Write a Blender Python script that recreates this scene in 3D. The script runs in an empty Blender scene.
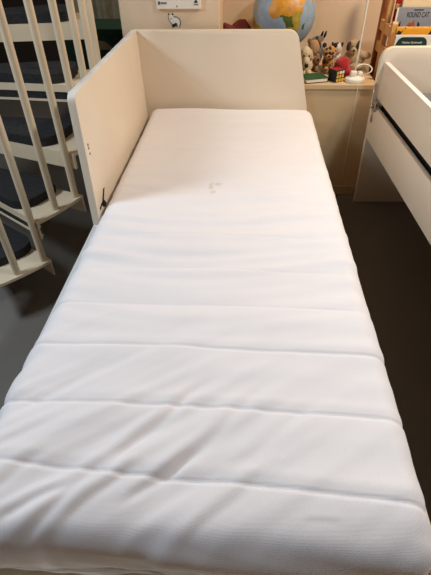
import bpy, bmesh, math, random
from mathutils import Vector, Matrix, noise, Euler
random.seed(4)
S = bpy.context.scene
COL = S.collection
PI = math.pi

# ------------------------------------------------------------------ materials
def srgb(c):
    return tuple(((x/255)/12.92 if x/255 <= .04045 else ((x/255+.055)/1.055)**2.4) for x in c)

def mat(name, col, rough=.6, var=.06, scale=12., bump=0., bscale=60., metal=0., sheen=0., spec=.5):
    m = bpy.data.materials.new(name); m.use_nodes = True
    nt = m.node_tree; b = nt.nodes['Principled BSDF']
    tc = nt.nodes.new('ShaderNodeTexCoord')
    n = nt.nodes.new('ShaderNodeTexNoise'); n.inputs['Scale'].default_value = scale; n.inputs['Detail'].default_value = 4
    nt.links.new(tc.outputs['Object'], n.inputs['Vector'])
    r = nt.nodes.new('ShaderNodeValToRGB')
    c = srgb(col)
    r.color_ramp.elements[0].position = .3; r.color_ramp.elements[1].position = .7
    r.color_ramp.elements[0].color = tuple(x*(1-var) for x in c)+(1,)
    r.color_ramp.elements[1].color = tuple(min(1, x*(1+var)) for x in c)+(1,)
    nt.links.new(n.outputs['Fac'], r.inputs['Fac']); nt.links.new(r.outputs['Color'], b.inputs['Base Color'])
    b.inputs['Roughness'].default_value = rough; b.inputs['Metallic'].default_value = metal
    b.inputs['Specular IOR Level'].default_value = spec
    if sheen: b.inputs['Sheen Weight'].default_value = sheen
    if bump:
        n2 = nt.nodes.new('ShaderNodeTexNoise'); n2.inputs['Scale'].default_value = bscale; n2.inputs['Detail'].default_value = 3
        nt.links.new(tc.outputs['Object'], n2.inputs['Vector'])
        bp = nt.nodes.new('ShaderNodeBump'); bp.inputs['Strength'].default_value = bump; bp.inputs['Distance'].default_value = .01
        nt.links.new(n2.outputs['Fac'], bp.inputs['Height']); nt.links.new(bp.outputs['Normal'], b.inputs['Normal'])
    return m

def spotted(name, base, spot, scale=40., thr=.32, stretch=(1, 1, 1)):
    m = mat(name, base, .95, .12, 60, .5, 220, sheen=.3)
    nt = m.node_tree; b = nt.nodes['Principled BSDF']
    src = b.inputs['Base Color'].links[0].from_socket
    tc = nt.nodes.new('ShaderNodeTexCoord'); mp = nt.nodes.new('ShaderNodeMapping'); mp.inputs['Scale'].default_value = stretch
    v = nt.nodes.new('ShaderNodeTexVoronoi'); v.inputs['Scale'].default_value = scale
    nt.links.new(tc.outputs['Object'], mp.inputs['Vector']); nt.links.new(mp.outputs['Vector'], v.inputs['Vector'])
    r = nt.nodes.new('ShaderNodeValToRGB'); r.color_ramp.elements[0].position = thr-.04; r.color_ramp.elements[1].position = thr+.04
    r.color_ramp.elements[0].color = (1, 1, 1, 1); r.color_ramp.elements[1].color = (0, 0, 0, 1)
    nt.links.new(v.outputs['Distance'], r.inputs['Fac'])
    mx = nt.nodes.new('ShaderNodeMix'); mx.data_type = 'RGBA'
    nt.links.new(r.outputs['Color'], mx.inputs['Factor']); nt.links.new(src, mx.inputs[6])
    mx.inputs[7].default_value = srgb(spot)+(1,)
    nt.links.new(mx.outputs[2], b.inputs['Base Color'])
    return m

def wood(name, c1, c2, scale=(8, 8, 1.2)):
    m = mat(name, c1, .5)
    nt = m.node_tree; b = nt.nodes['Principled BSDF']
    tc = nt.nodes.new('ShaderNodeTexCoord'); mp = nt.nodes.new('ShaderNodeMapping'); mp.inputs['Scale'].default_value = scale
    n = nt.nodes.new('ShaderNodeTexNoise'); n.inputs['Scale'].default_value = 9; n.inputs['Detail'].default_value = 6; n.inputs['Distortion'].default_value = .6
    nt.links.new(tc.outputs['Object'], mp.inputs['Vector']); nt.links.new(mp.outputs['Vector'], n.inputs['Vector'])
    r = nt.nodes.new('ShaderNodeValToRGB'); r.color_ramp.elements[0].color = srgb(c1)+(1,); r.color_ramp.elements[1].color = srgb(c2)+(1,)
    r.color_ramp.elements[0].position = .35; r.color_ramp.elements[1].position = .65
    nt.links.new(n.outputs['Fac'], r.inputs['Fac']); nt.links.new(r.outputs['Color'], b.inputs['Base Color'])
    return m

M = {}
M['bedwhite'] = mat('bed_white_lacquer', (238, 222, 200), .42, .02, 5, .04, 140)
M['bedwhite2'] = mat('bed_white_lacquer_worn', (226, 210, 188), .45, .03, 5, .04, 140)
M['stairwhite'] = mat('stair_enamel', (226, 206, 176), .4, .03, 8)
M['ledge'] = mat('ledge_paint', (206, 178, 138), .8, .03, 3, .06, 90)
M['wall'] = mat('wall_paint', (232, 206, 174), .8, .03, 3, .06, 90)
M['wall2'] = mat('wall_paint_deep', (222, 196, 158), .85, .03, 3, .06, 90)
M['wallbrown'] = mat('wall_paint_brown', (124, 90, 60), .85, .03, 3, .06, 90)
M['wallshade'] = mat('wall_shade_dark', (52, 42, 34), .9, .03, 3, .06, 90)  # far wall darkened to stand in for shade between the treads
M['ceil'] = mat('ceiling_paint', (196, 180, 156), .9, .02)
M['edge'] = mat('board_top_glare_white', (240, 239, 238), .35, .01, 5)  # whiter than the boards: overhead glare put into the colour
M['carpet'] = mat('carpet_charcoal', (56, 55, 56), .98, .25, 90, .8, 300, spec=.15)
M['seat_grey'] = mat('grey_mattress_fabric', (120, 122, 128), .95, .12, 80, .5, 300)
M['black'] = mat('black_plastic', (22, 22, 24), .5)
M['navy'] = mat('slot_shade_and_tile_dark', (22, 23, 26), .8)  # near-black for the shade in the bed slot and the dark cube tiles
M['metal'] = mat('brushed_metal', (190, 185, 178), .3, .05, metal=.9)
M['plug'] = mat('white_plastic', (236, 228, 214), .35, .02)
M['cord'] = mat('cord_white', (238, 230, 215), .5, .02)
M['wood'] = wood('pine_wood', (196, 138, 78), (228, 178, 112))
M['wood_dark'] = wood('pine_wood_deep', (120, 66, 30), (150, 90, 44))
M['cream'] = mat('plush_cream', (226, 204, 166), .95, .12, 60, .6, 220, sheen=.3)
M['brown'] = mat('plush_brown', (150, 104, 62), .95, .18, 60, .6, 220, sheen=.3)
M['tan'] = mat('plush_tan', (186, 144, 96), .95, .15, 60, .6, 220, sheen=.3)
M['dkbrown'] = mat('plush_dark_brown', (74, 46, 28), .95, .15, 60, .6, 220)
M['greyplush'] = mat('plush_sand', (182, 154, 116), .95, .15, 40, .6, 200, sheen=.3)
M['redplush'] = mat('plush_red', (178, 28, 28), .9, .2, 50, .6, 200, sheen=.3)
M['maroon'] = mat('plush_maroon', (112, 30, 22), .7, .25, 30, .4, 150)
M['leopard'] = spotted('plush_leopard', (196, 138, 72), (28, 20, 16), 62, .42)
M['zebra'] = spotted('plush_zebra', (120, 112, 104), (18, 17, 18), 60, .45, (1, 1, .35))
M['dalmatian'] = spotted('plush_white_spotted', (222, 206, 184), (24, 20, 20), 42, .36)
M['felt'] = mat('green_cover', (34, 82, 44), .6, .25, 30)
M['paper'] = mat('paper', (238, 228, 208), .8, .03)
M['green_bin'] = mat('bin_green', (14, 62, 46), .7, .15, 20, .3, 90)
M['beige'] = mat('beige_print', (150, 140, 112), .8)
M['curtain'] = mat('curtain_grey_green', (168, 164, 142), .95, .12, 14, .3, 120)
M['yellow'] = mat('window_yellow', (226, 180, 60), .6)
M['ink'] = mat('ink_black', (24, 20, 20), .7)
M['ink2'] = mat('ink_grey', (110, 104, 98), .7)
M['bookgrey'] = mat('book_grey_cover', (146, 152, 160), .55, .05, 30)
M['bookyellow'] = mat('book_yellow_cover', (238, 168, 34), .55, .06, 30)
M['bookred'] = mat('book_red_cover', (190, 22, 26), .55)
M['bookwhite'] = mat('book_white_cover', (240, 234, 222), .55, .02)
M['bookcream'] = mat('book_cream_cover', (232, 208, 168), .6, .04)
M['teal'] = mat('book_dark_green', (16, 52, 50), .5)
M['fox'] = mat('fox_orange', (176, 92, 44), .6)
M['ocean'] = mat('globe_ocean', (150, 172, 190), .4, .12, 30)
M['sahara'] = mat('globe_orange', (214, 148, 48), .4, .22, 40)
M['jungle'] = mat('globe_green', (84, 100, 40), .4, .3, 40)
M['savanna'] = mat('globe_olive', (172, 150, 56), .4, .25, 40)

# floor: grey-brown linoleum
m = mat('floor_linoleum', (120, 114, 108), .5, .06, 2.5, .03, 60, spec=.25); M['floor'] = m

# mattress fabric: embossed knit + small stain
def mattress_material():
    m = mat('quilted_knit', (240, 236, 238), .9, .012, 8, sheen=.15, spec=.2)
    nt = m.node_tree; b = nt.nodes['Principled BSDF']
    tc = nt.nodes.new('ShaderNodeTexCoord')
    mp = nt.nodes.new('ShaderNodeMapping'); mp.inputs['Rotation'].default_value = (0, 0, PI/4)
    nt.links.new(tc.outputs['Object'], mp.inputs['Vector'])
    v = nt.nodes.new('ShaderNodeTexVoronoi'); v.inputs['Scale'].default_value = 330; v.inputs['Randomness'].default_value = .15
    nt.links.new(mp.outputs['Vector'], v.inputs['Vector'])
    bp = nt.nodes.new('ShaderNodeBump'); bp.inputs['Strength'].default_value = .14; bp.inputs['Distance'].default_value = .002
    nt.links.new(v.outputs['Distance'], bp.inputs['Height']); nt.links.new(bp.outputs['Normal'], b.inputs['Normal'])
    src = b.inputs['Base Color'].links[0].from_socket
    prev = src
    for (cx, cy, sx, sy) in ((.366, .975, .010, .034), (.392, .992, .020, .010), (.376, .935, .012, .014)):
        sb = nt.nodes.new('ShaderNodeVectorMath'); sb.operation = 'SUBTRACT'; sb.inputs[1].default_value = (cx, cy, .485)
        nt.links.new(tc.outputs['Object'], sb.inputs[0])
        ml = nt.nodes.new('ShaderNodeVectorMath'); ml.operation = 'MULTIPLY'; ml.inputs[1].default_value = (1/sx, 1/sy, 5)
        nt.links.new(sb.outputs[0], ml.inputs[0])
        ln = nt.nodes.new('ShaderNodeVectorMath'); ln.operation = 'LENGTH'; nt.links.new(ml.outputs[0], ln.inputs[0])
        nz = nt.nodes.new('ShaderNodeTexNoise'); nz.inputs['Scale'].default_value = 90; nt.links.new(tc.outputs['Object'], nz.inputs['Vector'])
        ad = nt.nodes.new('ShaderNodeMath'); ad.operation = 'MULTIPLY_ADD'; ad.inputs[1].default_value = 1.6
        nt.links.new(nz.outputs['Fac'], ad.inputs[0]); nt.links.new(ln.outputs['Value'], ad.inputs[2])
        r = nt.nodes.new('ShaderNodeValToRGB'); r.color_ramp.elements[0].position = .75; r.color_ramp.elements[1].position = 1.0
        r.color_ramp.elements[0].color = (.26,)*3+(1,); r.color_ramp.elements[1].color = (0, 0, 0, 1)
        sc = nt.nodes.new('ShaderNodeMath'); sc.operation = 'MULTIPLY'; sc.inputs[1].default_value = .55
        nt.links.new(ad.outputs[0], sc.inputs[0]); nt.links.new(sc.outputs[0], r.inputs['Fac'])
        mx = nt.nodes.new('ShaderNodeMix'); mx.data_type = 'RGBA'
        nt.links.new(r.outputs['Color'], mx.inputs['Factor']); nt.links.new(prev, mx.inputs[6]); mx.inputs[7].default_value = srgb((186, 142, 84))+(1,)
        prev = mx.outputs[2]
    nt.links.new(prev, b.inputs['Base Color'])
    return m
M['mattress'] = mattress_material()

# ------------------------------------------------------------------ mesh helpers
def nb(): return bmesh.new()

def obj(name, bm, m, parent=None, smooth=False):
    me = bpy.data.meshes.new(name)
    bmesh.ops.recalc_face_normals(bm, faces=bm.faces[:])
    bm.to_mesh(me); bm.free()
    for x in (m if isinstance(m, (list, tuple)) else [m]): me.materials.append(M[x])
    if smooth:
        for p in me.polygons: p.use_smooth = True
        if smooth == 'auto':
            me.set_sharp_from_angle(angle=math.radians(40))
    o = bpy.data.objects.new(name, me); COL.objects.link(o)
    if parent is not None:
        o.parent = parent
        o.matrix_parent_inverse = Matrix.Translation(-parent.location) if parent.type == 'EMPTY' and parent.parent is None else Matrix()
        if parent.type != 'EMPTY': o.matrix_parent_inverse = Matrix()
    return o

def tag(o, label=None, cat=None, group=None, kind=None):
    if label: o['label'] = label
    if cat: o['category'] = cat
    if group: o['group'] = group
    if kind: o['kind'] = kind
    return o

def thing(name, label, cat, loc, group=None):
    o = bpy.data.objects.new(name, None); COL.objects.link(o); o.location = loc; o.empty_display_size = .1
    return tag(o, label, cat, group)

def box(bm, a, b, bev=0., seg=2):
    t = nb(); bmesh.ops.create_cube(t, size=1)
    for v in t.verts:
        v.co = Vector([(a[i]+b[i])/2 + v.co[i]*(b[i]-a[i]) for i in range(3)])
    if bev: bmesh.ops.bevel(t, geom=t.edges[:], offset=bev, segments=seg, profile=.5, affect='EDGES')
    merge(bm, t); return bm

def merge(bm, t, mtx=None):
    me = bpy.data.meshes.new('tmp'); t.to_mesh(me); t.free()
    if mtx is not None: me.transform(mtx)
    bm.from_mesh(me); bpy.data.meshes.remove(me)

def prism(bm, pts, axis, lo, hi, bev=0.):
    """polygon pts in the plane normal to axis ('x','y','z'), from lo to hi"""
    t = nb()
    def P(p, w):
        if axis == 'x': return (w, p[0], p[1])
        if axis == 'y': return (p[0], w, p[1])
        return (p[0], p[1], w)
    a = [t.verts.new(P(p, lo)) for p in pts]; b = [t.verts.new(P(p, hi)) for p in pts]
    t.faces.new(a); t.faces.new(b[::-1])
    n = len(pts)
    for i in range(n): t.faces.new((a[i], b[i], b[(i+1) % n], a[(i+1) % n]))
    bmesh.ops.recalc_face_normals(t, faces=t.faces[:])
    if bev:
        es = [e for e in t.edges if len(e.link_faces) == 2 and any(len(f.verts) > 4 or f in (t.faces) and len(f.verts) == n for f in e.link_faces)]
        es = [e for e in es if not all(len(f.verts) == 4 for f in e.link_faces) or n == 4]
        bmesh.ops.bevel(t, geom=es, offset=bev, segments=2, profile=.5, affect='EDGES')
    merge(bm, t); return bm

def rounded(pts, radii, seg=7):
    """round the corners of a polygon"""
    out = []; n = len(pts)
    for i, p in enumerate(pts):
        r = radii[i]
        p = Vector(p); a = Vector(pts[i-1]); b = Vector(pts[(i+1) % n])
        if r <= 0: out.append(tuple(p)); continue
        u = (a-p).normalized(); w = (b-p).normalized()
        ang = u.angle(w); d = r/math.tan(ang/2)
        c = p + (u+w).normalized()*(r/math.sin(ang/2))
        s = p+u*d-c; e = p+w*d-c
        a0 = math.atan2(s.y, s.x); a1 = math.atan2(e.y, e.x)
        da = (a1-a0+PI) % (2*PI)-PI
        for k in range(seg+1):
            t = a0+da*k/seg; out.append((c.x+r*math.cos(t), c.y+r*math.sin(t)))
    return out

def tube(bm, path, r, n=10, cap=True):
    t = nb(); rings = []
    path = [Vector(p) for p in path]
    ref = None
    for i, p in enumerate(path):
        d = (path[min(i+1, len(path)-1)]-path[max(i-1, 0)]).normalized()
        if ref is None or abs(ref.dot(d)) > .95: ref = Vector((0, 0, 1)) if abs(d.z) < .9 else Vector((1, 0, 0))
        u = d.cross(ref).normalized(); w = d.cross(u); ref = ref
        rr = r[i] if isinstance(r, (list, tuple)) else r
        rings.append([t.verts.new(p+u*rr*math.cos(2*PI*k/n)+w*rr*math.sin(2*PI*k/n)) for k in range(n)])
    for a, b in zip(rings, rings[1:]):
        for k in range(n): t.faces.new((a[k], a[(k+1) % n], b[(k+1) % n], b[k]))
    if cap: t.faces.new(rings[0][::-1]); t.faces.new(rings[-1])
    merge(bm, t); return bm

def ell(bm, c, r, rot=(0, 0, 0), sub=3, lump=0.):
    t = nb(); bmesh.ops.create_icosphere(t, subdivisions=sub, radius=1)
    if lump:
        for v in t.verts: v.co *= 1+lump*noise.noise(v.co*2.5+Vector(c)*37)
    if not isinstance(r, (list, tuple)): r = (r, r, r)
    merge(bm, t, Matrix.Translation(c) @ Euler(rot).to_matrix().to_4x4() @ Matrix.Diagonal((*r, 1)))
    return bm

def lathe(bm, prof, c, n=32):
    t = nb(); rings = []
    for (r, z) in prof:
        rings.append([t.verts.new((c[0]+r*math.cos(2*PI*k/n), c[1]+r*math.sin(2*PI*k/n), c[2]+z)) for k in range(n)])
    for a, b in zip(rings, rings[1:]):
        for k in range(n): t.faces.new((a[k], a[(k+1) % n], b[(k+1) % n], b[k]))
    t.faces.new(rings[0][::-1]); t.faces.new(rings[-1])
    merge(bm, t); return bm

def struct(name, bm, m):
    o = obj(name, bm, m); o['kind'] = 'structure'; return o

def top_glared(o, axis, ref):  # paints upward faces whiter, as if lit from above
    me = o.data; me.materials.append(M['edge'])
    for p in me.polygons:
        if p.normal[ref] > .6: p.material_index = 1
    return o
# ------------------------------------------------------------------ setting
XL, XR, YN, YF, ZC = -2.3, 2.3, -1.9, 3.5, 2.5
HB = 1.795      # front plane of the headboard
LY = 1.825      # front plane of the ledge
struct('floor', box(nb(), (XL, YN, -.05), (XR, YF, 0)), 'floor')
struct('ceiling', box(nb(), (XL, YN, ZC), (XR, YF, ZC+.05)), 'ceil')
struct('wall_left', box(nb(), (XL-.1, YN, 0), (XL, YF, ZC)), 'wallbrown')
struct('wall_right', box(nb(), (XR, YN, 0), (XR+.1, YF, ZC)), 'wallbrown')
struct('wall_front', box(nb(), (XL, YN-.1, 0), (XR, YN, ZC)), 'wallbrown')
struct('wall_far', box(nb(), (XL, YF, 0), (XR, YF+.1, ZC)), 'wallshade')
struct('wall_partition', box(nb(), (-.10, 1.845, 0), (.352, 2.26, ZC), .003), 'wall')
struct('wall_niche', box(nb(), (.352, 2.26, 0), (1.085, 2.36, ZC)), 'wall')
struct('wall_recess', box(nb(), (1.085, 2.46, 0), (XR, 2.56, ZC)), 'wall')
lb = nb(); box(lb, (.354, LY+.004, .0), (1.108, 2.258, .562)); box(lb, (.354, LY-.004, .562), (1.112, 2.258, .585), .003)
struct('wall_ledge', lb, 'ledge')
struct('baseboard_ledge', box(nb(), (.82, LY-.010, 0), (1.100, LY+.003, .055), .003), 'ledge')

# ------------------------------------------------------------------ main bed
bed = thing('bed', 'white low bed frame with tall headboard and side panel, under the bare white mattress', 'bed', (.40, .80, 0))
pts = rounded([(-.040, .12), (.825, .12), (.785, .485), (.706, .822), (-.040, .822)], [0, 0, 0, .05, .004])
obj('headboard', prism(nb(), pts, 'y', HB, HB+.024, .004), 'bedwhite', bed, 'auto')
sp = rounded([(HB-.001, .20), (HB-.001, .822), (.862, .830), (.796, .20)], [0, 0, .030, 0])
def lean(bm):
    for v in bm.verts: v.co.x -= .012*(v.co.z-.41)/.41
    return bm
panel = obj('side_panel', lean(prism(nb(), sp, 'x', -.035, -.009, .003)), 'bedwhite', bed, 'auto'); top_glared(panel, 0, 2)
# black bird-like sticker on the inner face of the panel
st = nb()
for pl in ([(.912, .500), (.904, .504), (.888, .470), (.878, .450), (.889, .445), (.898, .468)],
           [(.884, .462), (.896, .455), (.905, .425), (.897, .418), (.886, .430), (.880, .448)],
           [(.884, .456), (.868, .444), (.864, .449), (.866, .456), (.880, .462)]):
    prism(st, [(.892+(q[0]-.888)*1.9, .462+(q[1]-.46)*.72) for q in pl], 'x', -.0095, -.0078)
s_ = obj('sticker', lean(st), 'ink', panel); s_['label'] = 'small black wing-shaped sticker'
tg = nb(); 
for (z0, z1) in ((.668, .676), (.658, .664), (.640, .646)):
    box(tg, (-.0095, .872, z0), (-.0082, .882, z1))
obj('printed_mark', lean(tg), 'ink2', panel)
top_glared(obj('side_rail', box(nb(), (-.031, -.235, .27), (-.013, .815, .414), .002), 'bedwhite', bed, 'auto'), 0, 2)
obj('side_rail', box(nb(), (.814, -.235, .27), (.834, HB-.002, .395), .004), 'bedwhite', bed, 'auto')
obj('foot_rail', box(nb(), (-.031, -.258, .27), (.834, -.2355, .400), .004), 'bedwhite', bed, 'auto')
obj('slat_base', box(nb(), (-.012, -.233, .325), (.813, HB-.002, .349)), 'bedwhite2', bed)
for (x, y) in ((-.012, -.234), (.758, -.234), (-.012, 1.73), (.758, 1.73)):
    obj('leg', box(nb(), (x, y, 0), (x+.055, y+.055, .324), .004), 'bedwhite', bed)

# ------------------------------------------------------------------ mattress
SEAMS = [(-.093, -.055, 1.), (.052, -.012, 1.), (.209, -.004, 1.), (.352, 0, .55), (.50, 0, .35), (.655, 0, .3), (.81, 0, .25), (.965, 0, .2), (1.12, 0, .2), (1.275, 0, .2), (1.43, 0, .25)]
FOLDS = [(.10, -.165, .20, -.110, .006, .008), (.15, -.185, .26, -.06, .007, .010), (.26, -.08, .40, .09, .008, .010), (.31, -.13, .40, -.05, .006, .008),
         (.36, -.10, .52, .09, .006, .011), (.21, -.16, .30, -.08, .006, .009), (.42, -.17, .54, -.07, .004, .010), (.49, -.06, .62, .06, .004, .012), (.60, -.150, .65, -.147, .0012, .005),
         (.05, -.14, .14, -.06, .005, .010), (.05, .02, .18, .14, .003, .012)]
def mattress():
    x0, x1, y0, y1, z0, z1 = .001, .8125, -.212, HB-.008, .352, .485
    r = .048
    nx, ny, nz = 130, 520, 20
    t = nb(); cache = {}
    def vert(i, j, k):
        key = (i, j, k)
        if key in cache: return cache[key]
        u, v, w = i/nx, j/ny, k/nz
        # ease so that vertices gather at the rounded rims
        p = Vector((x0+(x1-x0)*u, y0+(y1-y0)*v, z0+(z1-z0)*w))
        rf = r
        q = Vector((min(max(p.x, x0+rf), x1-rf), min(max(p.y, y0+rf), y1-rf), min(max(p.z, z0+rf), z1-rf)))
        d = p-q
        nrm = d.normalized() if d.length > 1e-9 else Vector((0, 0, 1))
        # push to the rounded surface
        # which face are we on -> scale to radius
        P = q+nrm*rf
        cache[key] = t.verts.new(disp(P, nrm) if nrm.z > -.5 else P); return cache[key]
    def disp(P, n):
        x, y, z = P
        h = 0.
        top = max(0, n.z)
        # cross seams
        seamfac = 0
        for k, (ys, sl, a) in enumerate(SEAMS):
            yc = ys+sl*(x-.4)+.004*noise.noise(Vector((x*5, ys*9, 0)))
            dd = y-yc
            if abs(dd) < .12:
                h -= a*.0042*math.exp(-(dd/.0030)**2)
                h -= a*.0010*math.exp(-(dd/.012)**2)
                h += a*.0012*math.exp(-((dd-.022)/.012)**2)
        # long soft wrinkles across the width, mid mattress
        wm = math.exp(-((y-.62)/.36)**2)
        h += wm*top*.0085*noise.noise(Vector((x*2.2+3, (y+.05*math.sin(x*5))*24, 1.7)))
        h += wm*top*.0075*noise.noise(Vector((x*1.3, (y-.05*x)*13, 5.1)))
        h += top*.0045*noise.noise(Vector((x*2.5, y*15, 9.1)))
        # broad unevenness
        h += .004*noise.noise(Vector((x*3.5, y*3.5, z*4)))
        # diagonal drag folds towards the near left corner
        wf = max(0., min(1., (.36-y)/.35))
        diag = (x*.62 - y*.9)
        al = (x*.9+y*.62)
        lf = max(.25, min(1., (.75-x)/.4))
        h += wf*lf*.013*noise.noise(Vector((al*2.4+2, diag*15+z*10, 2.2)))
        h += wf*lf*.007*noise.noise(Vector((al*3.5+9, diag*34+z*14, 7.7)))
        for (ax, ay, bx, by, am, wd) in FOLDS:
            L = math.hypot(bx-ax, by-ay); ux, uy = (bx-ax)/L, (by-ay)/L
            tl = ((x-ax)*ux+(y-ay)*uy)/L; dn = -(x-ax)*uy+(y-ay)*ux + .006*noise.noise(Vector((x*14, y*14, ax*9)))
            if -.25 < tl < 1.25 and abs(dn) < .06:
                w_ = min(1, max(0, (tl+.2)/.3))*min(1, max(0, (1.2-tl)/.4))
                am *= .8; h -= am*w_*math.exp(-(dn/wd)**2); h += .8*am*w_*math.exp(-((dn-1.9*wd)/(1.3*wd))**2)
        # folds on the near face
        fr = max(0., -n.y) * max(0, min(1, (.05-y)/.1))
        h += fr*.007*noise.noise(Vector((x*4, z*45+x*6, 3.3)))
        zc = .400+.010*noise.noise(Vector((x*6, 0, 4.4)))
        h -= fr*.012*math.exp(-((z-zc)/.0055)**2)
        h += fr*.008*math.exp(-((z-zc+.018)/.011)**2)
        # deep crease near left corner
        cy = z-(.395+.20*(x-.02)); 
        if x < .22: h -= fr*.009*math.exp(-(cy/.010)**2)*max(0, 1-x/.2)
        # sagging crown
        P2 = P + n*h
        if P2.z > .42:
            P2.z -= .006*((x-.4)/.4)**2*max(0, n.z)
            # lifted rim at the head end
            P2.z += .008*math.exp(-((y-1.73)/.05)**2)*max(0, n.z)
            pass
        tt = max(0, min(1, (-.078-P.y)/.134)); kk = (.078/.133)*(1-math.sqrt(1-tt*tt))
        P2.z = .352+(P2.z-.352)*(1-kk)
        fl = max(0, min(1, (P.y-.7)/.3)); P2.x += .008*fl*max(0, 1-(P.x-.001)/.3)
        nl = max(0, min(1, (.46-P.y)/.40)); P2.x -= .020*nl*nl*(3-2*nl)*max(0, 1-(P.x-.006)/.5)
        return P2
    def quadface(g):
        for row in range(len(g)-1):
            for c in range(len(g[0])-1):
                try: t.faces.new((g[row][c], g[row][c+1], g[row+1][c+1], g[row+1][c]))
                except ValueError: pass
    quadface([[vert(i, j, nz) for i in range(nx+1)] for j in range(ny+1)])
    quadface([[vert(i, j, 0) for i in range(nx+1)] for j in range(ny+1)])
    quadface([[vert(i, 0, k) for i in range(nx+1)] for k in range(nz+1)])
    quadface([[vert(i, ny, k) for i in range(nx+1)] for k in range(nz+1)])
    quadface([[vert(0, j, k) for j in range(ny+1)] for k in range(nz+1)])
    quadface([[vert(nx, j, k) for j in range(ny+1)] for k in range(nz+1)])
    return t
mt = obj('mattress', mattress(), 'mattress', None, True)
tag(mt, 'bare white quilted single mattress with a small yellowish stain lying on low bed', 'mattress')

# ------------------------------------------------------------------ second bed at the right
TH = math.radians(2.2); PV = Vector((1.09, 1.75, 0))
T2 = Matrix.Translation(PV) @ Matrix.Rotation(TH, 4, 'Z') @ Matrix.Translation(-PV)
bed2 = thing('bed', 'white raised bed with slotted side boards cut off by right edge of photo', 'bed', tuple(T2 @ Vector((1.5, .8, 0))))
def b2(name, bm, m, parent, sm='auto'):
    bm.transform(T2); return obj(name, bm, m, parent, sm)
for (ya, yb) in ((1.735, 1.765), (-.29, -.26)):
    ep = rounded([(1.096, 0), (1.98, 0), (1.98, .766), (1.074, .766)], [0, 0, .05, .055])
    b2('end_panel', prism(nb(), ep, 'y', ya, yb, .004), 'bedwhite', bed2)
top_glared(b2('guard_board', box(nb(), (1.096, -.259, .550), (1.119, 1.734, .706), .0025), 'bedwhite', bed2), 0, 2)
b2('side_board', box(nb(), (1.082, -.259, .365), (1.102, 1.734, .525), .003), 'bedwhite', bed2)
b2('side_board', box(nb(), (1.94, -.259, .365), (1.962, 1.734, .706), .003), 'bedwhite', bed2)
b2('slat_base', box(nb(), (1.121, -.259, .40), (1.938, 1.734, .43)), 'bedwhite2', bed2)
bk = b2('latch', box(nb(), (1.070, 1.660, .512), (1.0815, 1.700, .556), .003), 'metal', bed2)
b2('knob', ell(nb(), (1.066, 1.680, .536), (.012, .012, .012)), 'metal', bk, True)
b2('latch_rod', tube(nb(), [(1.077, 1.732, .615), (1.074, 1.730, .57), (1.073, 1.715, .54), (1.075, 1.70, .50), (1.077, 1.69, .455)], .0035, 8), 'metal', bk, True)
mm = b2('mattress', box(nb(), (1.165, -.25, .432), (1.93, 1.728, .580), .02, 3), 'seat_grey', None)
b2('slot_shade_strip', box(nb(), (1.123, -.25, .432), (1.1645, 1.728, .572), .006, 2), 'navy', mm)  # dark strip standing in for shade behind the slot
tag(mm, 'grey mattress inside the raised white bed at right', 'mattress')

# ------------------------------------------------------------------ spiral staircase
CX, CY, R = -1.0246, 1.4329, .8846
A0, DA, Z1, RS, AC = -.7555, .1287, .175, .1796, -.8735
stair = thing('spiral_staircase', 'white metal spiral staircase with dark grey carpeted treads and round balusters', 'staircase', (CX, CY, 0))
def pol(a, r, z): return Vector((CX+r*math.cos(a), CY+r*math.sin(a), z))
def sector(bm, r0, r1, a0, a1, z0, z1, n=10, rc=0., bev=0.):
    pts = [(CX+r0*math.cos(a0), CY+r0*math.sin(a0))]
    outer = [(CX+r1*math.cos(a0+(a1-a0)*k/n), CY+r1*math.sin(a0+(a1-a0)*k/n)) for k in range(n+1)]
    pts += outer + [(CX+r0*math.cos(a1), CY+r0*math.sin(a1))]
    if rc:
        pts = [pts[0]]; nn = 40; half = (a1-a0)/2
        for k in range(nn+1):
            # denser towards both ends so the corners come out round
            f = k/nn; f = .5-.5*math.cos(PI*f); th = a0+(a1-a0)*f
            d = min(f, 1-f)*(a1-a0)*r1
            rr = r1 - (rc*(1-math.sqrt(max(0, 1-(1-d/rc)**2))) if d < rc else 0)
            pts.append((CX+rr*math.cos(th), CY+rr*math.sin(th)))
        pts.append((CX+r0*math.cos(a1), CY+r0*math.sin(a1)))
    t2 = nb(); prism(t2, pts, 'z', z0, z1)
    if bev: bmesh.ops.bevel(t2, geom=[e for e in t2.edges if all(v.co.z > z1-1e-4 for v in e.verts)], offset=bev, segments=3, profile=.5, affect='EDGES')
    merge(bm, t2); return bm
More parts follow.
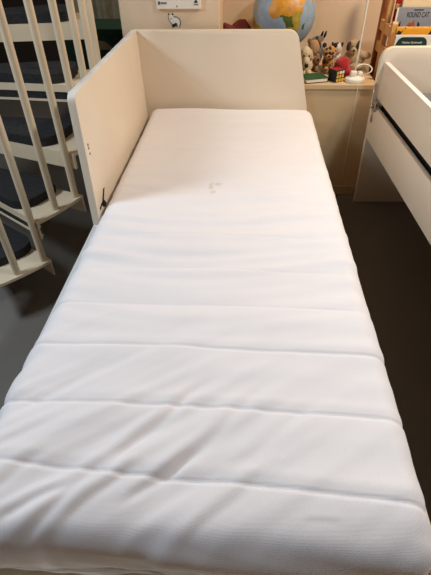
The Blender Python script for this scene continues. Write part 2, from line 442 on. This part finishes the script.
for j in range(9):
    z = Z1+j*RS; a0 = AC+j*2*DA; a1 = a0+2*DA+.012
    t = nb()
    ro = R+.022 if j < 2 else (R+.030 if j < 4 else R-.03)
    sector(t, .06, ro, a0, a1, z-.012, z)
    # outer rim lip with two short end plates
    n = 10
    def slab(aa, ab, ra, rb, za, zb, nn=10):
        ps = [(CX+rb*math.cos(aa+(ab-aa)*k/nn), CY+rb*math.sin(aa+(ab-aa)*k/nn)) for k in range(nn+1)]
        ps += [(CX+ra*math.cos(ab+(aa-ab)*k/nn), CY+ra*math.sin(ab+(aa-ab)*k/nn)) for k in range(nn+1)]
        prism(t, ps, 'z', za, zb)
    def radial(a, ra, rb, za, zb, th):
        d = Vector((math.cos(a), math.sin(a))); nn = Vector((-d.y, d.x))*th
        c = Vector((CX, CY))
        prism(t, [tuple(c+d*ra), tuple(c+d*rb), tuple(c+d*rb+nn), tuple(c+d*ra+nn)], 'z', za, zb)
    tall = j % 2 == 0
    if tall:
        radial(a0, .07, ro-.002, z-.062, z-.012, .012)
    else:
        radial(a0, .07, ro-.002, z-.028, z-.012, .012)
        radial(a0, .07, ro-.002, z-.066, z-.058, .012)
    if j < 2:
        radial(a0, R-.05, R+.022, z-.075, z-.012, .006)
        radial(a1-.008, R-.05, R+.022, z-.075, z-.012, .006)
    tr = obj('tread', t, 'stairwhite', stair)
    if not tall:
        t = nb(); radial(a0+.006, .08, R-.06, z-.057, z-.029, .010)
        obj('riser_strip', t, 'carpet', tr)
    t = nb()
    sector(t, .10, R-.085, a0+.002, a1+.02, z+.001, z+.036, 10, .075, .0)
    cp = obj('carpet_pad', t, 'carpet', tr, 'auto')
for k in range(8):
    a = A0+k*DA; j = k//2; z = Z1+j*RS
    b0 = pol(a, R, z+.001); b1 = pol(a, R, Z1+RS*(k/2)+.98)
    obj('baluster', tube(nb(), [b0, b1], .0135, 14), 'stairwhite', stair, 'auto')
obj('handrail', tube(nb(), [pol(A0+k*DA, R, Z1+RS*(k/2)+.98) for k in [x*.25 for x in range(-2, 31)]], .021, 12), 'stairwhite', stair, True)
obj('center_pole', tube(nb(), [(CX, CY, 0), (CX, CY, 2.49)], .065, 24), 'stairwhite', stair, 'auto')

# ------------------------------------------------------------------ far left: curtain and green bin
t = nb(); pa = []; n = 120
for i in range(n+1):
    x = -.86+.78*i/n
    pa.append((x, 3.36+.035*math.sin(x*34)+.012*math.sin(x*81+1)))
pts = pa+[(p[0], p[1]+.006) for p in pa[::-1]]
prism(t, pts, 'z', .02, 2.4)
tag(obj('curtain', t, 'curtain', None, 'auto'), 'grey-green pleated curtain hanging behind the staircase', 'curtain')
bn = thing('storage_bin', 'dark green storage bin standing behind the white side panel of the bed', 'storage bin', (-.62, 3.0, 0))
t = nb(); prism(t, rounded([(-.80, 2.86), (-.28, 2.86), (-.28, 3.2), (-.80, 3.2)], [.05]*4), 'z', .002, .60)
obj('body', t, 'green_bin', bn, 'auto')
t = nb(); prism(t, rounded([(-.81, 2.85), (-.27, 2.85), (-.27, 3.21), (-.81, 3.21)], [.05]*4), 'z', .60, .63)
obj('lid', t, 'green_bin', bn, 'auto')
t = nb(); prism(t, [(-.555, .505), (-.43, .505), (-.45, .535), (-.48, .555), (-.52, .562), (-.55, .548)], 'y', 2.856, 2.8595)
obj('leaf_patch', t, 'beige', bn)

# ------------------------------------------------------------------ wall sign and cat sticker
WY = 1.845
sg = thing('wall_sign', 'white sign panel with small dark print mounted on wall above headboard', 'sign', (.165, WY, .88))
SX = Matrix.Translation((.074, 0, .898)) @ Matrix.Diagonal((.83, 1, 1, 1)) @ Matrix.Translation((-.050, 0, -.888))
n0 = len(sg.children)
t = nb(); box(t, (.050, WY-.020, .888), (.288, WY-.0005, 1.06), .002); obj('panel', t, 'bookwhite', sg)
t = nb(); yk = (WY-.0215, WY-.0198)
obj('print_square', box(nb(), (.062, yk[0], .905), (.070, yk[1], .917)), 'ink', sg)
for i in range(6): box(t, (.074+i*.0055, yk[0], .908), (.0785+i*.0055, yk[1], .914))
obj('text_line', t, 'ink2', sg)
obj('print_dot', box(nb(), (.158, yk[0], .896), (.163, yk[1], .901)), 'ink', sg)
obj('print_mark', prism(nb(), [(.252, .912), (.274, .912), (.263, .925)], 'y', *yk), 'ink', sg)
obj('print_mark', box(nb(), (.252, yk[0], .903), (.275, yk[1], .907)), 'ink2', sg)
t = nb(); box(t, (.125, yk[0], .932), (.200, yk[1], .985)); obj('picture_field', t, 'beige', sg)

for c_ in sg.children: c_.data.transform(SX)

ct = thing('cat_sticker', 'small black and white cat sticker on the wall above the headboard', 'sticker', (.13, WY, .815))
def cpt(px, py):   # drawing of the cat, 12.3 units per cell
    return (.118+(px-155)/12.3*.0050, .882-(py-45)/12.3*.0038)
def catpoly(pl, y0, y1, m, nm):
    t = nb(); prism(t, [cpt(*p) for p in pl], 'y', y0, y1); return obj(nm, t, m, ct)
body = [(158, 75), (165, 52), (182, 68), (198, 66), (218, 50), (222, 85), (232, 105), (258, 103), (285, 125), (297, 165), (292, 210), (280, 235), (268, 225), (262, 200), (250, 225), (225, 235), (198, 225), (200, 190), (180, 165), (165, 130)]
catpoly(body, WY-.0012, WY-.0004, 'bookwhite', 'body')
t = nb()
def stroke(pl, w):
    pp = [cpt(*p) for p in pl]
    for (a, b) in zip(pp, pp[1:]):
        a = Vector(a); b = Vector(b); d = (b-a).normalized(); nn = Vector((-d.y, d.x))*w/2; a = a-d*w*.3; b = b+d*w*.3
        prism(t, [tuple(a+nn), tuple(b+nn), tuple(b-nn), tuple(a-nn)], 'y', WY-.0020, WY-.0011)
stroke([(162, 80), (165, 130), (182, 168), (202, 192), (200, 225), (225, 232)], .0022)
stroke([(222, 100), (258, 103), (283, 125), (296, 165), (290, 205), (278, 232)], .0028)
stroke([(232, 190), (240, 180), (256, 190), (252, 222)], .0035)
for pl in ([(160, 78), (163, 50), (184, 70)], [(198, 68), (219, 48), (221, 84)], [(182, 118), (200, 118), (192, 136)], [(204, 195), (245, 178), (250, 215), (225, 228), (205, 222)]):
    prism(t, [cpt(*p) for p in pl], 'y', WY-.0020, WY-.0011)
obj('markings', t, 'ink', ct)

# ------------------------------------------------------------------ globe
GZ = .585
gl = thing('globe', 'large blue school globe showing Africa behind the headboard', 'globe', (.656, 2.06, GZ))
GC = Vector((.656, 2.06, .842)); GR = .152
AF = [(-17, 15), (-16, 22), (-13, 27), (-6, 35), (10, 37), (11, 33), (20, 31), (25, 32), (33, 31), (37, 22), (43, 12), (51, 12), (47, 5), (41, -2), (39, -7), (40, -15), (35, -22), (32, -28), (27, -34), (19, -35), (15, -27), (12, -17), (13, -8), (9, 0), (9, 4), (4, 6), (-4, 5), (-8, 4), (-13, 9)]
MD = [(44, -16), (50, -14), (48, -25), (44, -25)]
EU = [(-9, 37), (-9, 43), (0, 46), (-4, 48), (4, 52), (9, 57), (8, 62), (20, 70), (60, 70), (100, 76), (140, 72), (170, 66), (140, 50), (122, 38), (120, 24), (108, 20), (105, 10), (98, 16), (90, 22), (80, 8), (73, 18), (66, 25), (57, 26), (60, 22), (52, 14), (44, 13), (36, 28), (35, 36), (27, 37), (22, 38), (14, 45), (16, 39), (8, 44), (0, 39)]
SA = [(-80, -5), (-77, 8), (-60, 10), (-50, 1), (-35, -7), (-40, -22), (-58, -38), (-70, -54), (-72, -20)]
AU = [(114, -22), (130, -12), (142, -11), (153, -27), (148, -38), (130, -32), (115, -34)]
NA = [(-165, 65), (-125, 70), (-80, 73), (-56, 52), (-80, 26), (-97, 26), (-85, 12), (-105, 20), (-124, 40), (-135, 58)]
def inside(p, poly):
    c = False; n = len(poly)
    for i in range(n):
        (x1, y1), (x2, y2) = poly[i], poly[(i+1) % n]
        if (y1 > p[1]) != (y2 > p[1]) and p[0] < (x2-x1)*(p[1]-y1)/(y2-y1)+x1: c = not c
    return c
t = nb(); bmesh.ops.create_uvsphere(t, u_segments=200, v_segments=110, radius=GR)
for f in t.faces:
    c = f.calc_center_median(); lon = math.degrees(math.atan2(c.y, c.x)); lat = math.degrees(math.asin(max(-1, min(1, c.z/c.length))))
    p = (lon, lat); mi = 0
    if inside(p, AF):
        nn = 6*noise.noise(Vector((lon*.06, lat*.06, 0)))
        if lat > 6+nn: mi = 1
        elif lon < 29+nn and lat > -12+nn: mi = 2
        else: mi = 3
    elif inside(p, MD): mi = 2
    elif inside(p, EU): mi = 1 if lat < 45 else 3
    elif inside(p, SA) or inside(p, NA): mi = 3
    elif inside(p, AU): mi = 1
    f.material_index = mi
# longitude 12 E turned to the camera, axis leaning left
t.transform(Matrix.Rotation(math.radians(-12), 4, 'Y') @ Matrix.Rotation(math.radians(-90-14), 4, 'Z'))
t.transform(Matrix.Translation(GC))
obj('sphere', t, ['ocean', 'sahara', 'jungle', 'savanna'], gl, True)
t = nb(); lathe(t, [(.085, .0), (.085, .012), (.06, .02), (.02, .035), (.013, .06), (.013, .115)], (GC.x, GC.y, GZ+.001)); obj('base', t, 'wood_dark', gl, 'auto')

# ------------------------------------------------------------------ soft toys on the ledge
def toy(name, label, cat, loc): return thing(name, label, cat, loc, 'toys on the ledge')
# maroon plush left of the globe
o = toy('plush_toy', 'dark maroon soft toy humped behind the headboard left of globe', 'soft toy', (.45, 2.08, GZ))
t = nb(); ell(t, (.452, 2.08, .700), (.062, .07, .117), sub=3, lump=.12); ell(t, (.425, 2.06, .66), (.06, .06, .075), lump=.1)
obj('body', t, 'maroon', o, True)
t = nb(); tube(t, [(.42, 2.06, .70), (.395, 2.03, .775), (.378, 2.01, .792), (.368, 2.0, .812)], [.045, .03, .02, .006], 10); obj('tail', t, 'maroon', o, True)

# cream dog with long muzzle
def shifted(dx, dy=0., dz=0., k=.86, base=None):
    c = Vector(base if base else (PIV-dx, 2.06-dy, GZ))
    return Matrix.Translation((dx, dy, dz)) @ Matrix.Translation(c) @ Matrix.Scale(k, 4) @ Matrix.Translation(-c)
def part(nm, bm, m, o, T, sm=True):
    bm.transform(T); return obj(nm, bm, m, o, sm)
o = toy('plush_dog', 'cream plush dog with a black nose leaning beside the headboard edge', 'soft toy', (.782, 1.99, GZ))
T = shifted(-.026, -.005, 0, .90, (.80, 1.99, GZ))
t = nb(); ell(t, (.808, 2.01, .630), (.038, .038, .046), lump=.08); ell(t, (.800, 1.985, .688), (.030, .030, .046), (.25, 0, 0), lump=.05); ell(t, (.803, 1.958, .658), (.020, .022, .030), (.4, 0, 0))
ell(t, (.792, 1.97, .602), (.014, .03, .015)); ell(t, (.826, 1.97, .602), (.014, .03, .015))
part('body', t, 'cream', o, T)
part('nose', ell(nb(), (.804, 1.934, .646), (.011, .009, .011)), 'ink', o, T)
for x in (.788, .817): part('eye', ell(nb(), (x, 1.956, .690), (.0045, .0045, .0055), sub=2), 'ink', o, T)
for x, q in ((.772, 1), (.830, -1)): part('ear', ell(nb(), (x, 1.995, .690), (.010, .016, .028), (0, .25*q, 0)), 'cream', o, T)

# brown bear
o = toy('plush_bear', 'brown plush bear with round muzzle sitting between cream dog and leopard toy', 'soft toy', (.835, 2.075, GZ))
PIV = 0.83; T = shifted(-.030, .026)
t = nb(); ell(t, (.862, 2.06, .634), (.036, .040, .048), lump=.1); ell(t, (.850, 2.05, .706), (.034, .034, .044), lump=.06)
ell(t, (.878, 2.02, .603), (.015, .030, .017)); ell(t, (.846, 2.02, .630), (.012, .026, .014), (.5, 0, 0))
part('body', t, 'tan', o, T)
part('muzzle', ell(nb(), (.874, 2.008, .652), (.020, .020, .022)), 'brown', o, T)
part('nose', ell(nb(), (.876, 1.987, .657), (.008, .006, .007)), 'ink', o, T)
for x in (.822, .882): part('ear', ell(nb(), (x, 2.06, .742), (.012, .008, .013)), 'brown', o, T)

# grey striped toy at the back
o = toy('plush_zebra', 'grey plush toy with black stripes behind the brown bear, against wall', 'soft toy', (.855, 2.20, GZ))
PIV = 0.845; T = shifted(-.024, .034, 0, .74)
t = nb(); ell(t, (.880, 2.175, .660), (.046, .036, .074), lump=.1); ell(t, (.864, 2.16, .748), (.058, .030, .026), (0, -.35, 0), lump=.08)
part('body', t, 'zebra', o, T)
for x in (.900, .922): part('ear', ell(nb(), (x, 2.165, .782), (.008, .010, .026), (0, .3, 0)), 'ink', o, T)

# leopard
o = toy('plush_leopard', 'orange-brown plush leopard with black spots beside the brown bear', 'soft toy', (.905, 2.03, GZ))
PIV = 0.893; T = shifted(-.034, .01)
t = nb(); ell(t, (.938, 2.055, .632), (.036, .042, .046), lump=.06); ell(t, (.932, 2.02, .692), (.040, .034, .038), lump=.05); ell(t, (.928, 1.994, .676), (.020, .018, .015))
for x in (.922, .956): ell(t, (x, 2.0, .604), (.014, .034, .018))
part('body', t, 'leopard', o, T)
for x in (.900, .962): part('ear', ell(nb(), (x, 2.03, .728), (.013, .008, .014)), 'ink', o, T)
part('nose', ell(nb(), (.928, 1.975, .682), (.007, .005, .005)), 'ink', o, T)

# white black spotted toy
o = toy('plush_dalmatian', 'white plush toy with black patches behind the red toy', 'soft toy', (.945, 2.12, GZ))
PIV = 0.935; T = shifted(-.050, .055)
t = nb(); ell(t, (1.000, 2.07, .636), (.030, .034, .050), lump=.06); ell(t, (.994, 2.05, .698), (.031, .03, .033), lump=.05)
part('body', t, 'dalmatian', o, T)
for x in (.970, 1.018): part('ear', ell(nb(), (x, 2.045, .714), (.009, .012, .020), (0, .4 if x > .98 else -.4, 0)), 'ink', o, T)

# big sand coloured dog with brown ears
o = toy('plush_dog', 'large sand-coloured plush dog with brown ears slumped against the wall', 'soft toy', (1.05, 2.14, GZ))
PIV = 1.035; T = shifted(-.022, .020, 0, .74)
t = nb(); ell(t, (1.076, 2.15, .643), (.076, .06, .063), lump=.08); ell(t, (1.052, 2.13, .716), (.044, .04, .050), (0, .15, 0), lump=.05)
ell(t, (1.048, 2.090, .702), (.023, .026, .024)); ell(t, (1.122, 2.12, .668), (.062, .03, .026), (0, .10, 0), lump=.06); ell(t, (1.085, 2.075, .606), (.05, .04, .022), lump=.08)
part('body', t, 'greyplush', o, T)
for x, z in ((1.012, .730), (1.078, .736)): part('ear', ell(nb(), (x, 2.095, z), (.014, .014, .030), (0, .2, 0)), 'dkbrown', o, T)
part('nose', ell(nb(), (1.046, 2.064, .707), (.009, .006, .008)), 'ink', o, T)
for x in (1.033, 1.064): part('eye', ell(nb(), (x, 2.083, .730), (.005, .005, .006), sub=2), 'ink', o, T)

# red soft toy behind the puzzle cube
o = nb(); ell(o, (.960, 1.975, .628), (.040, .034, .044), lump=.22); ell(o, (.992, 1.95, .606), (.026, .026, .022), lump=.2); ell(o, (.936, 1.960, .606), (.020, .026, .022), lump=.2)
tag(obj('plush_toy', o, 'redplush', None, True), 'crumpled red soft toy lying behind the small black puzzle cube', 'soft toy', 'toys on the ledge')

# puzzle cube
o = toy('puzzle_cube', 'small black puzzle cube with yellow and white tiles on the ledge', 'puzzle cube', (.920, 1.885, GZ))
T = Matrix.Translation((.920, 1.884, GZ+.001)) @ Matrix.Rotation(.62, 4, 'Z')
h = .027
part('body', box(nb(), (-h, -h, 0), (h, h, 2*h), .003), 'black', o, T, 'auto')
for i in range(3):
    for k in range(3):
        u = -h+.004+i*.0168; w_ = .003+k*.0168
        part('tile', box(nb(), (u, -h-.0008, w_), (u+.0125, -h+.0005, w_+.0125)), 'bookwhite' if (i, k) in ((2, 2), (1, 2)) else 'yellow', o, T, False)
        part('tile', box(nb(), (-h-.0008, u, w_), (-h+.0005, u+.0125, w_+.0125)), 'navy', o, T, False)
        part('tile', box(nb(), (u, -h+.004+k*.0168, 2*h-.0005), (u+.0125, -h+.0165+k*.0168, 2*h+.0008)), 'bookred', o, T, False)

# green book lying under the toys
o = toy('picture_book', 'dark green picture book lying flat in front of the cream dog', 'book', (.815, 1.885, GZ))
rm = Matrix.Translation((.812, 1.888, GZ+.001)) @ Matrix.Rotation(.30, 4, 'Z')
part('back_cover', box(nb(), (-.056, -.046, 0), (.058, .046, .003)), 'ink', o, rm, False)
part('page_block', box(nb(), (-.054, -.044, .003), (.054, .043, .017)), 'paper', o, rm, False)
part('front_cover', box(nb(), (-.056, -.046, .017), (.058, .046, .021), .001), 'felt', o, rm, False)

# plug with cord hanging from above
o = toy('power_adapter', 'white power adapter at end of hanging cord on ledge corner', 'adapter', (1.015, 1.88, GZ))
T = Matrix.Translation((-.004, 0, 0)) @ shifted(0, 0, 0, 1.25, (1.016, 1.872, GZ+.001)) @ Matrix.Translation((0, 0, GZ)) @ Matrix.Diagonal((1.12, 1, .8, 1)) @ Matrix.Translation((-.12*1.016/1.12, 0, -GZ)) @ Matrix.Translation((-.004, 0, 0))
part('foot', lathe(nb(), [(.034, 0), (.036, .006), (.034, .016), (.024, .024), (.012, .028)], (1.020, 1.874, GZ+.001), 28), 'plug', o, T, 'auto')
t = nb(); box(t, (1.000, 1.858, GZ+.024), (1.022, 1.886, GZ+.050), .006); part('plug', t, 'plug', o, T, 'auto')
t = nb(); box(t, (1.026, 1.862, GZ+.022), (1.042, 1.886, GZ+.046), .005); part('switch', t, 'plug', o, T, 'auto')
t = nb(); tube(t, [(1.005, 1.872, GZ+.045), (1.006, 1.872, .70), (1.005, 1.873, 1.1), (1.003, 1.874, 2.498)], .0042, 8); obj('cord', t, 'cord', o, True)
t = nb(); tube(t, [(1.052+.038*math.cos(a), 1.90+.022*math.sin(a), GZ+.050+.016*math.sin(a)) for a in [2.9-4.2*i/24 for i in range(25)]], .0028, 8); obj('cord_loop', t, 'cord', o, True)
t = nb(); tube(t, [(1.018, 1.838, GZ+.004), (1.018, 1.825, GZ+.003), (1.019, 1.817, GZ-.004), (1.020, 1.816, .50), (1.024, 1.818, .30), (1.022, 1.818, .07)], .0010, 6); obj('thin_lead', t, 'cord', o, True)

# ------------------------------------------------------------------ book rack
rk = thing('book_rack', 'pine wooden rack full of picture books behind the right bed', 'book rack', (1.4, 2.1, 0))
RX = 1.158; RW = .52
for sx in (RX, RX+RW):
    def lab(o): return o
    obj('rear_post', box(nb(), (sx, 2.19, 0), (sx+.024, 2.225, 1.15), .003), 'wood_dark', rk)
    obj('middle_post', box(nb(), (sx, 2.085, 0), (sx+.024, 2.115, 1.10), .003), 'wood', rk)
    obj('front_post', prism(nb(), rounded([(1.950, 0), (1.978, 0), (1.978, .825), (1.950, .825)], [0, 0, .013, .013]), 'x', sx, sx+.024), 'wood', rk)
    for z in (.12, .40, .655, .752):
        obj('rung', box(nb(), (sx+.002, 1.9785, z), (sx+.022, 2.19, z+.046), .003), 'wood', rk)
for (y, z) in ((1.952, .782), (1.952, .50), (2.05, .86), (2.05, .60)):
    obj('front_bar', box(nb(), (RX+.0245, y, z), (RX+RW-.0005, y+.016, z+.022), .003), 'wood', rk)
obj('front_tray', box(nb(), (RX+.0005, 1.862, .464), (RX+RW+.0235, 1.9495, .480), .003), 'wood', rk)
for z in (.45, .62): obj('shelf_board', box(nb(), (RX+.0245, 1.966, z), (RX+RW-.0005, 2.20, z+.012)), 'wood', rk)

def text(body, size, loc, rot, m, parent, name='title', tall=1.):
    c = bpy.data.curves.new(name, 'FONT'); c.body = body; c.size = size; c.extrude = .0004; c.align_x = 'CENTER'; c.align_y = 'CENTER'
    tmp = bpy.data.objects.new(name, c); COL.objects.link(tmp)
    bpy.context.view_layer.update()
    me = bpy.data.meshes.new_from_object(tmp.evaluated_get(bpy.context.evaluated_depsgraph_get()))
    bpy.data.objects.remove(tmp)
    me.transform(Matrix.Translation(loc) @ Euler(rot).to_matrix().to_4x4() @ Matrix.Diagonal((1, tall, 1, 1)))
    me.materials.clear(); me.materials.append(M[m])
    o = bpy.data.objects.new(name, me); COL.objects.link(o); o.parent = parent
    o.matrix_parent_inverse = Matrix.Translation(-parent.location)
    return o
def book(label, x0, x1, y, z0, z1, th, cover, pages='paper'):
    o = thing('picture_book', label, 'book', ((x0+x1)/2, y, z0), 'picture books on the rack')
    t = nb(); box(t, (x0, y, z0), (x1, y+.002, z1)); box(t, (x0, y+th-.002, z0), (x1, y+th, z1)); box(t, (x0, y, z0), (x0+.002, y+th, z1)); obj('cover', t, cover, o)
    t = nb(); box(t, (x0+.0022, y+.0022, z0+.003), (x1-.003, y+th-.0022, z1-.003)); obj('page_block', t, pages, o)
    return o
b = book('grey picture book with black lettering and small fox face in rack', 1.184, 1.50, 2.020, .633, .872, .012, 'bookgrey')
t = nb(); box(t, (1.1825, 2.0195, .633), (1.1905, 2.0218, .872)); obj('white_spine_strip', t, 'bookwhite', b)
text('ROUND CAT', .0175, (1.284, 2.0195, .842), (PI/2, 0, 0), 'ink', b, 'title', 1.75)
t = nb(); box(t, (1.262, 2.0188, .861), (1.305, 2.0198, .8645)); obj('subtitle_line', t, 'ink', b)
t = nb(); prism(t, [(1.235, .79), (1.252, .812), (1.262, .808), (1.272, .824), (1.278, .80), (1.280, .79)], 'y', 2.0190, 2.0198); obj('fox_picture', t, 'fox', b)
for pl in ([(1.292, .79), (1.292, .815), (1.300, .806), (1.304, .79)], [(1.194, .79), (1.204, .800), (1.210, .818), (1.213, .79)], [(1.245, .79), (1.256, .80), (1.268, .79)]):
    obj('black_figure', prism(nb(), pl, 'y', 2.0182, 2.0189), 'ink', b)
b = book('yellow picture book with black animal drawings below the grey book', 1.168, 1.46, 1.912, .4805, .806, .012, 'bookyellow')
for pl in ([(1.152, .756), (1.160, .772), (1.175, .766), (1.184, .778), (1.172, .752), (1.160, .745)], [(1.185, .782), (1.192, .786), (1.190, .778)],
           [(1.225, .735), (1.230, .747), (1.236, .740), (1.246, .744), (1.244, .732)],
           [(1.290, .742), (1.305, .770), (1.313, .772), (1.312, .752), (1.304, .742), (1.306, .756), (1.298, .742)]):
    obj('animal_drawing', prism(nb(), [(p[0]+.018, p[1]+.018+.008) for p in pl], 'y', 1.9110, 1.9119), 'ink', b)
b = book('white picture book with dark green arched title label, lowest in rack', 1.158, 1.46, 1.868, .4805, .786, .012, 'bookwhite')
t = nb(); prism(t, rounded([(1.160, .730), (1.308, .730), (1.302, .779), (1.176, .779)], [.004, .004, .028, .028]), 'y', 1.8668, 1.8679); obj('title_label', t, 'teal', b, 'auto')
text('Meister Bodewald', .0122, (1.238, 1.8664, .757), (PI/2, 0, 0), 'paper', b)
book('red picture book at left end behind the grey book', 1.186, 1.30, 2.068, .633, .93, .012, 'bookred')
book('cream picture book standing tall behind the grey book', 1.205, 1.52, 2.036, .633, .925, .012, 'bookcream', 'paper')

# ------------------------------------------------------------------ lights
def area(name, loc, size, power, col, rot=(0, 0, 0)):
    l = bpy.data.lights.new(name, 'AREA'); l.shape = 'DISK'; l.size = size; l.energy = power; l.color = col
    o = bpy.data.objects.new(name, l); COL.objects.link(o); o.location = loc; o.rotation_euler = rot; return o
area('cool_ceiling_lamp', (1.60, .45, 2.20), .20, 21, (.78, .90, 1.0))
area('cool_left_fill', (-1.35, .42, 1.90), .60, 26, (.74, .88, 1.0), (0, math.radians(-40), 0))  # added cool fill for left floor, stairs and near mattress; no window there
area('warm_ceiling_lamp', (1.75, 1.45, 2.25), .20, 30, (1.0, .80, .56))
area('curtain_fill', (-.40, 2.85, 2.2), .25, 11, (1.0, .88, .72), (math.radians(62), 0, 0))  # unseen fill added to brighten the curtain and bin
w = bpy.data.worlds.new('world'); S.world = w; w.use_nodes = True
w.node_tree.nodes['Background'].inputs[0].default_value = (1, .85, .7, 1); w.node_tree.nodes['Background'].inputs[1].default_value = .02

# ------------------------------------------------------------------ camera
f_px = 442.58
cam = bpy.data.cameras.new('camera'); co = bpy.data.objects.new('camera', cam); COL.objects.link(co)
cam.sensor_fit = 'VERTICAL'; cam.sensor_height = 24; cam.sensor_width = 24*431/575; cam.lens = f_px/575*24; cam.clip_start = .02
rt, up, fw = Vector((.99822, .05855, -.01155)), Vector((-.02948, .65194, .75769)), Vector((-.05189, .756, -.65251))
mx = Matrix(((rt.x, up.x, -fw.x), (rt.y, up.y, -fw.y), (rt.z, up.z, -fw.z))).to_4x4()
mx.translation = (.47473, -.45877, 1.24199)
co.matrix_world = mx
S.camera = co
S.view_settings.view_transform = 'Standard'; S.view_settings.look = 'None'; S.view_settings.gamma = 1
S.view_settings.use_curve_mapping = False; S.view_settings.exposure = 0.
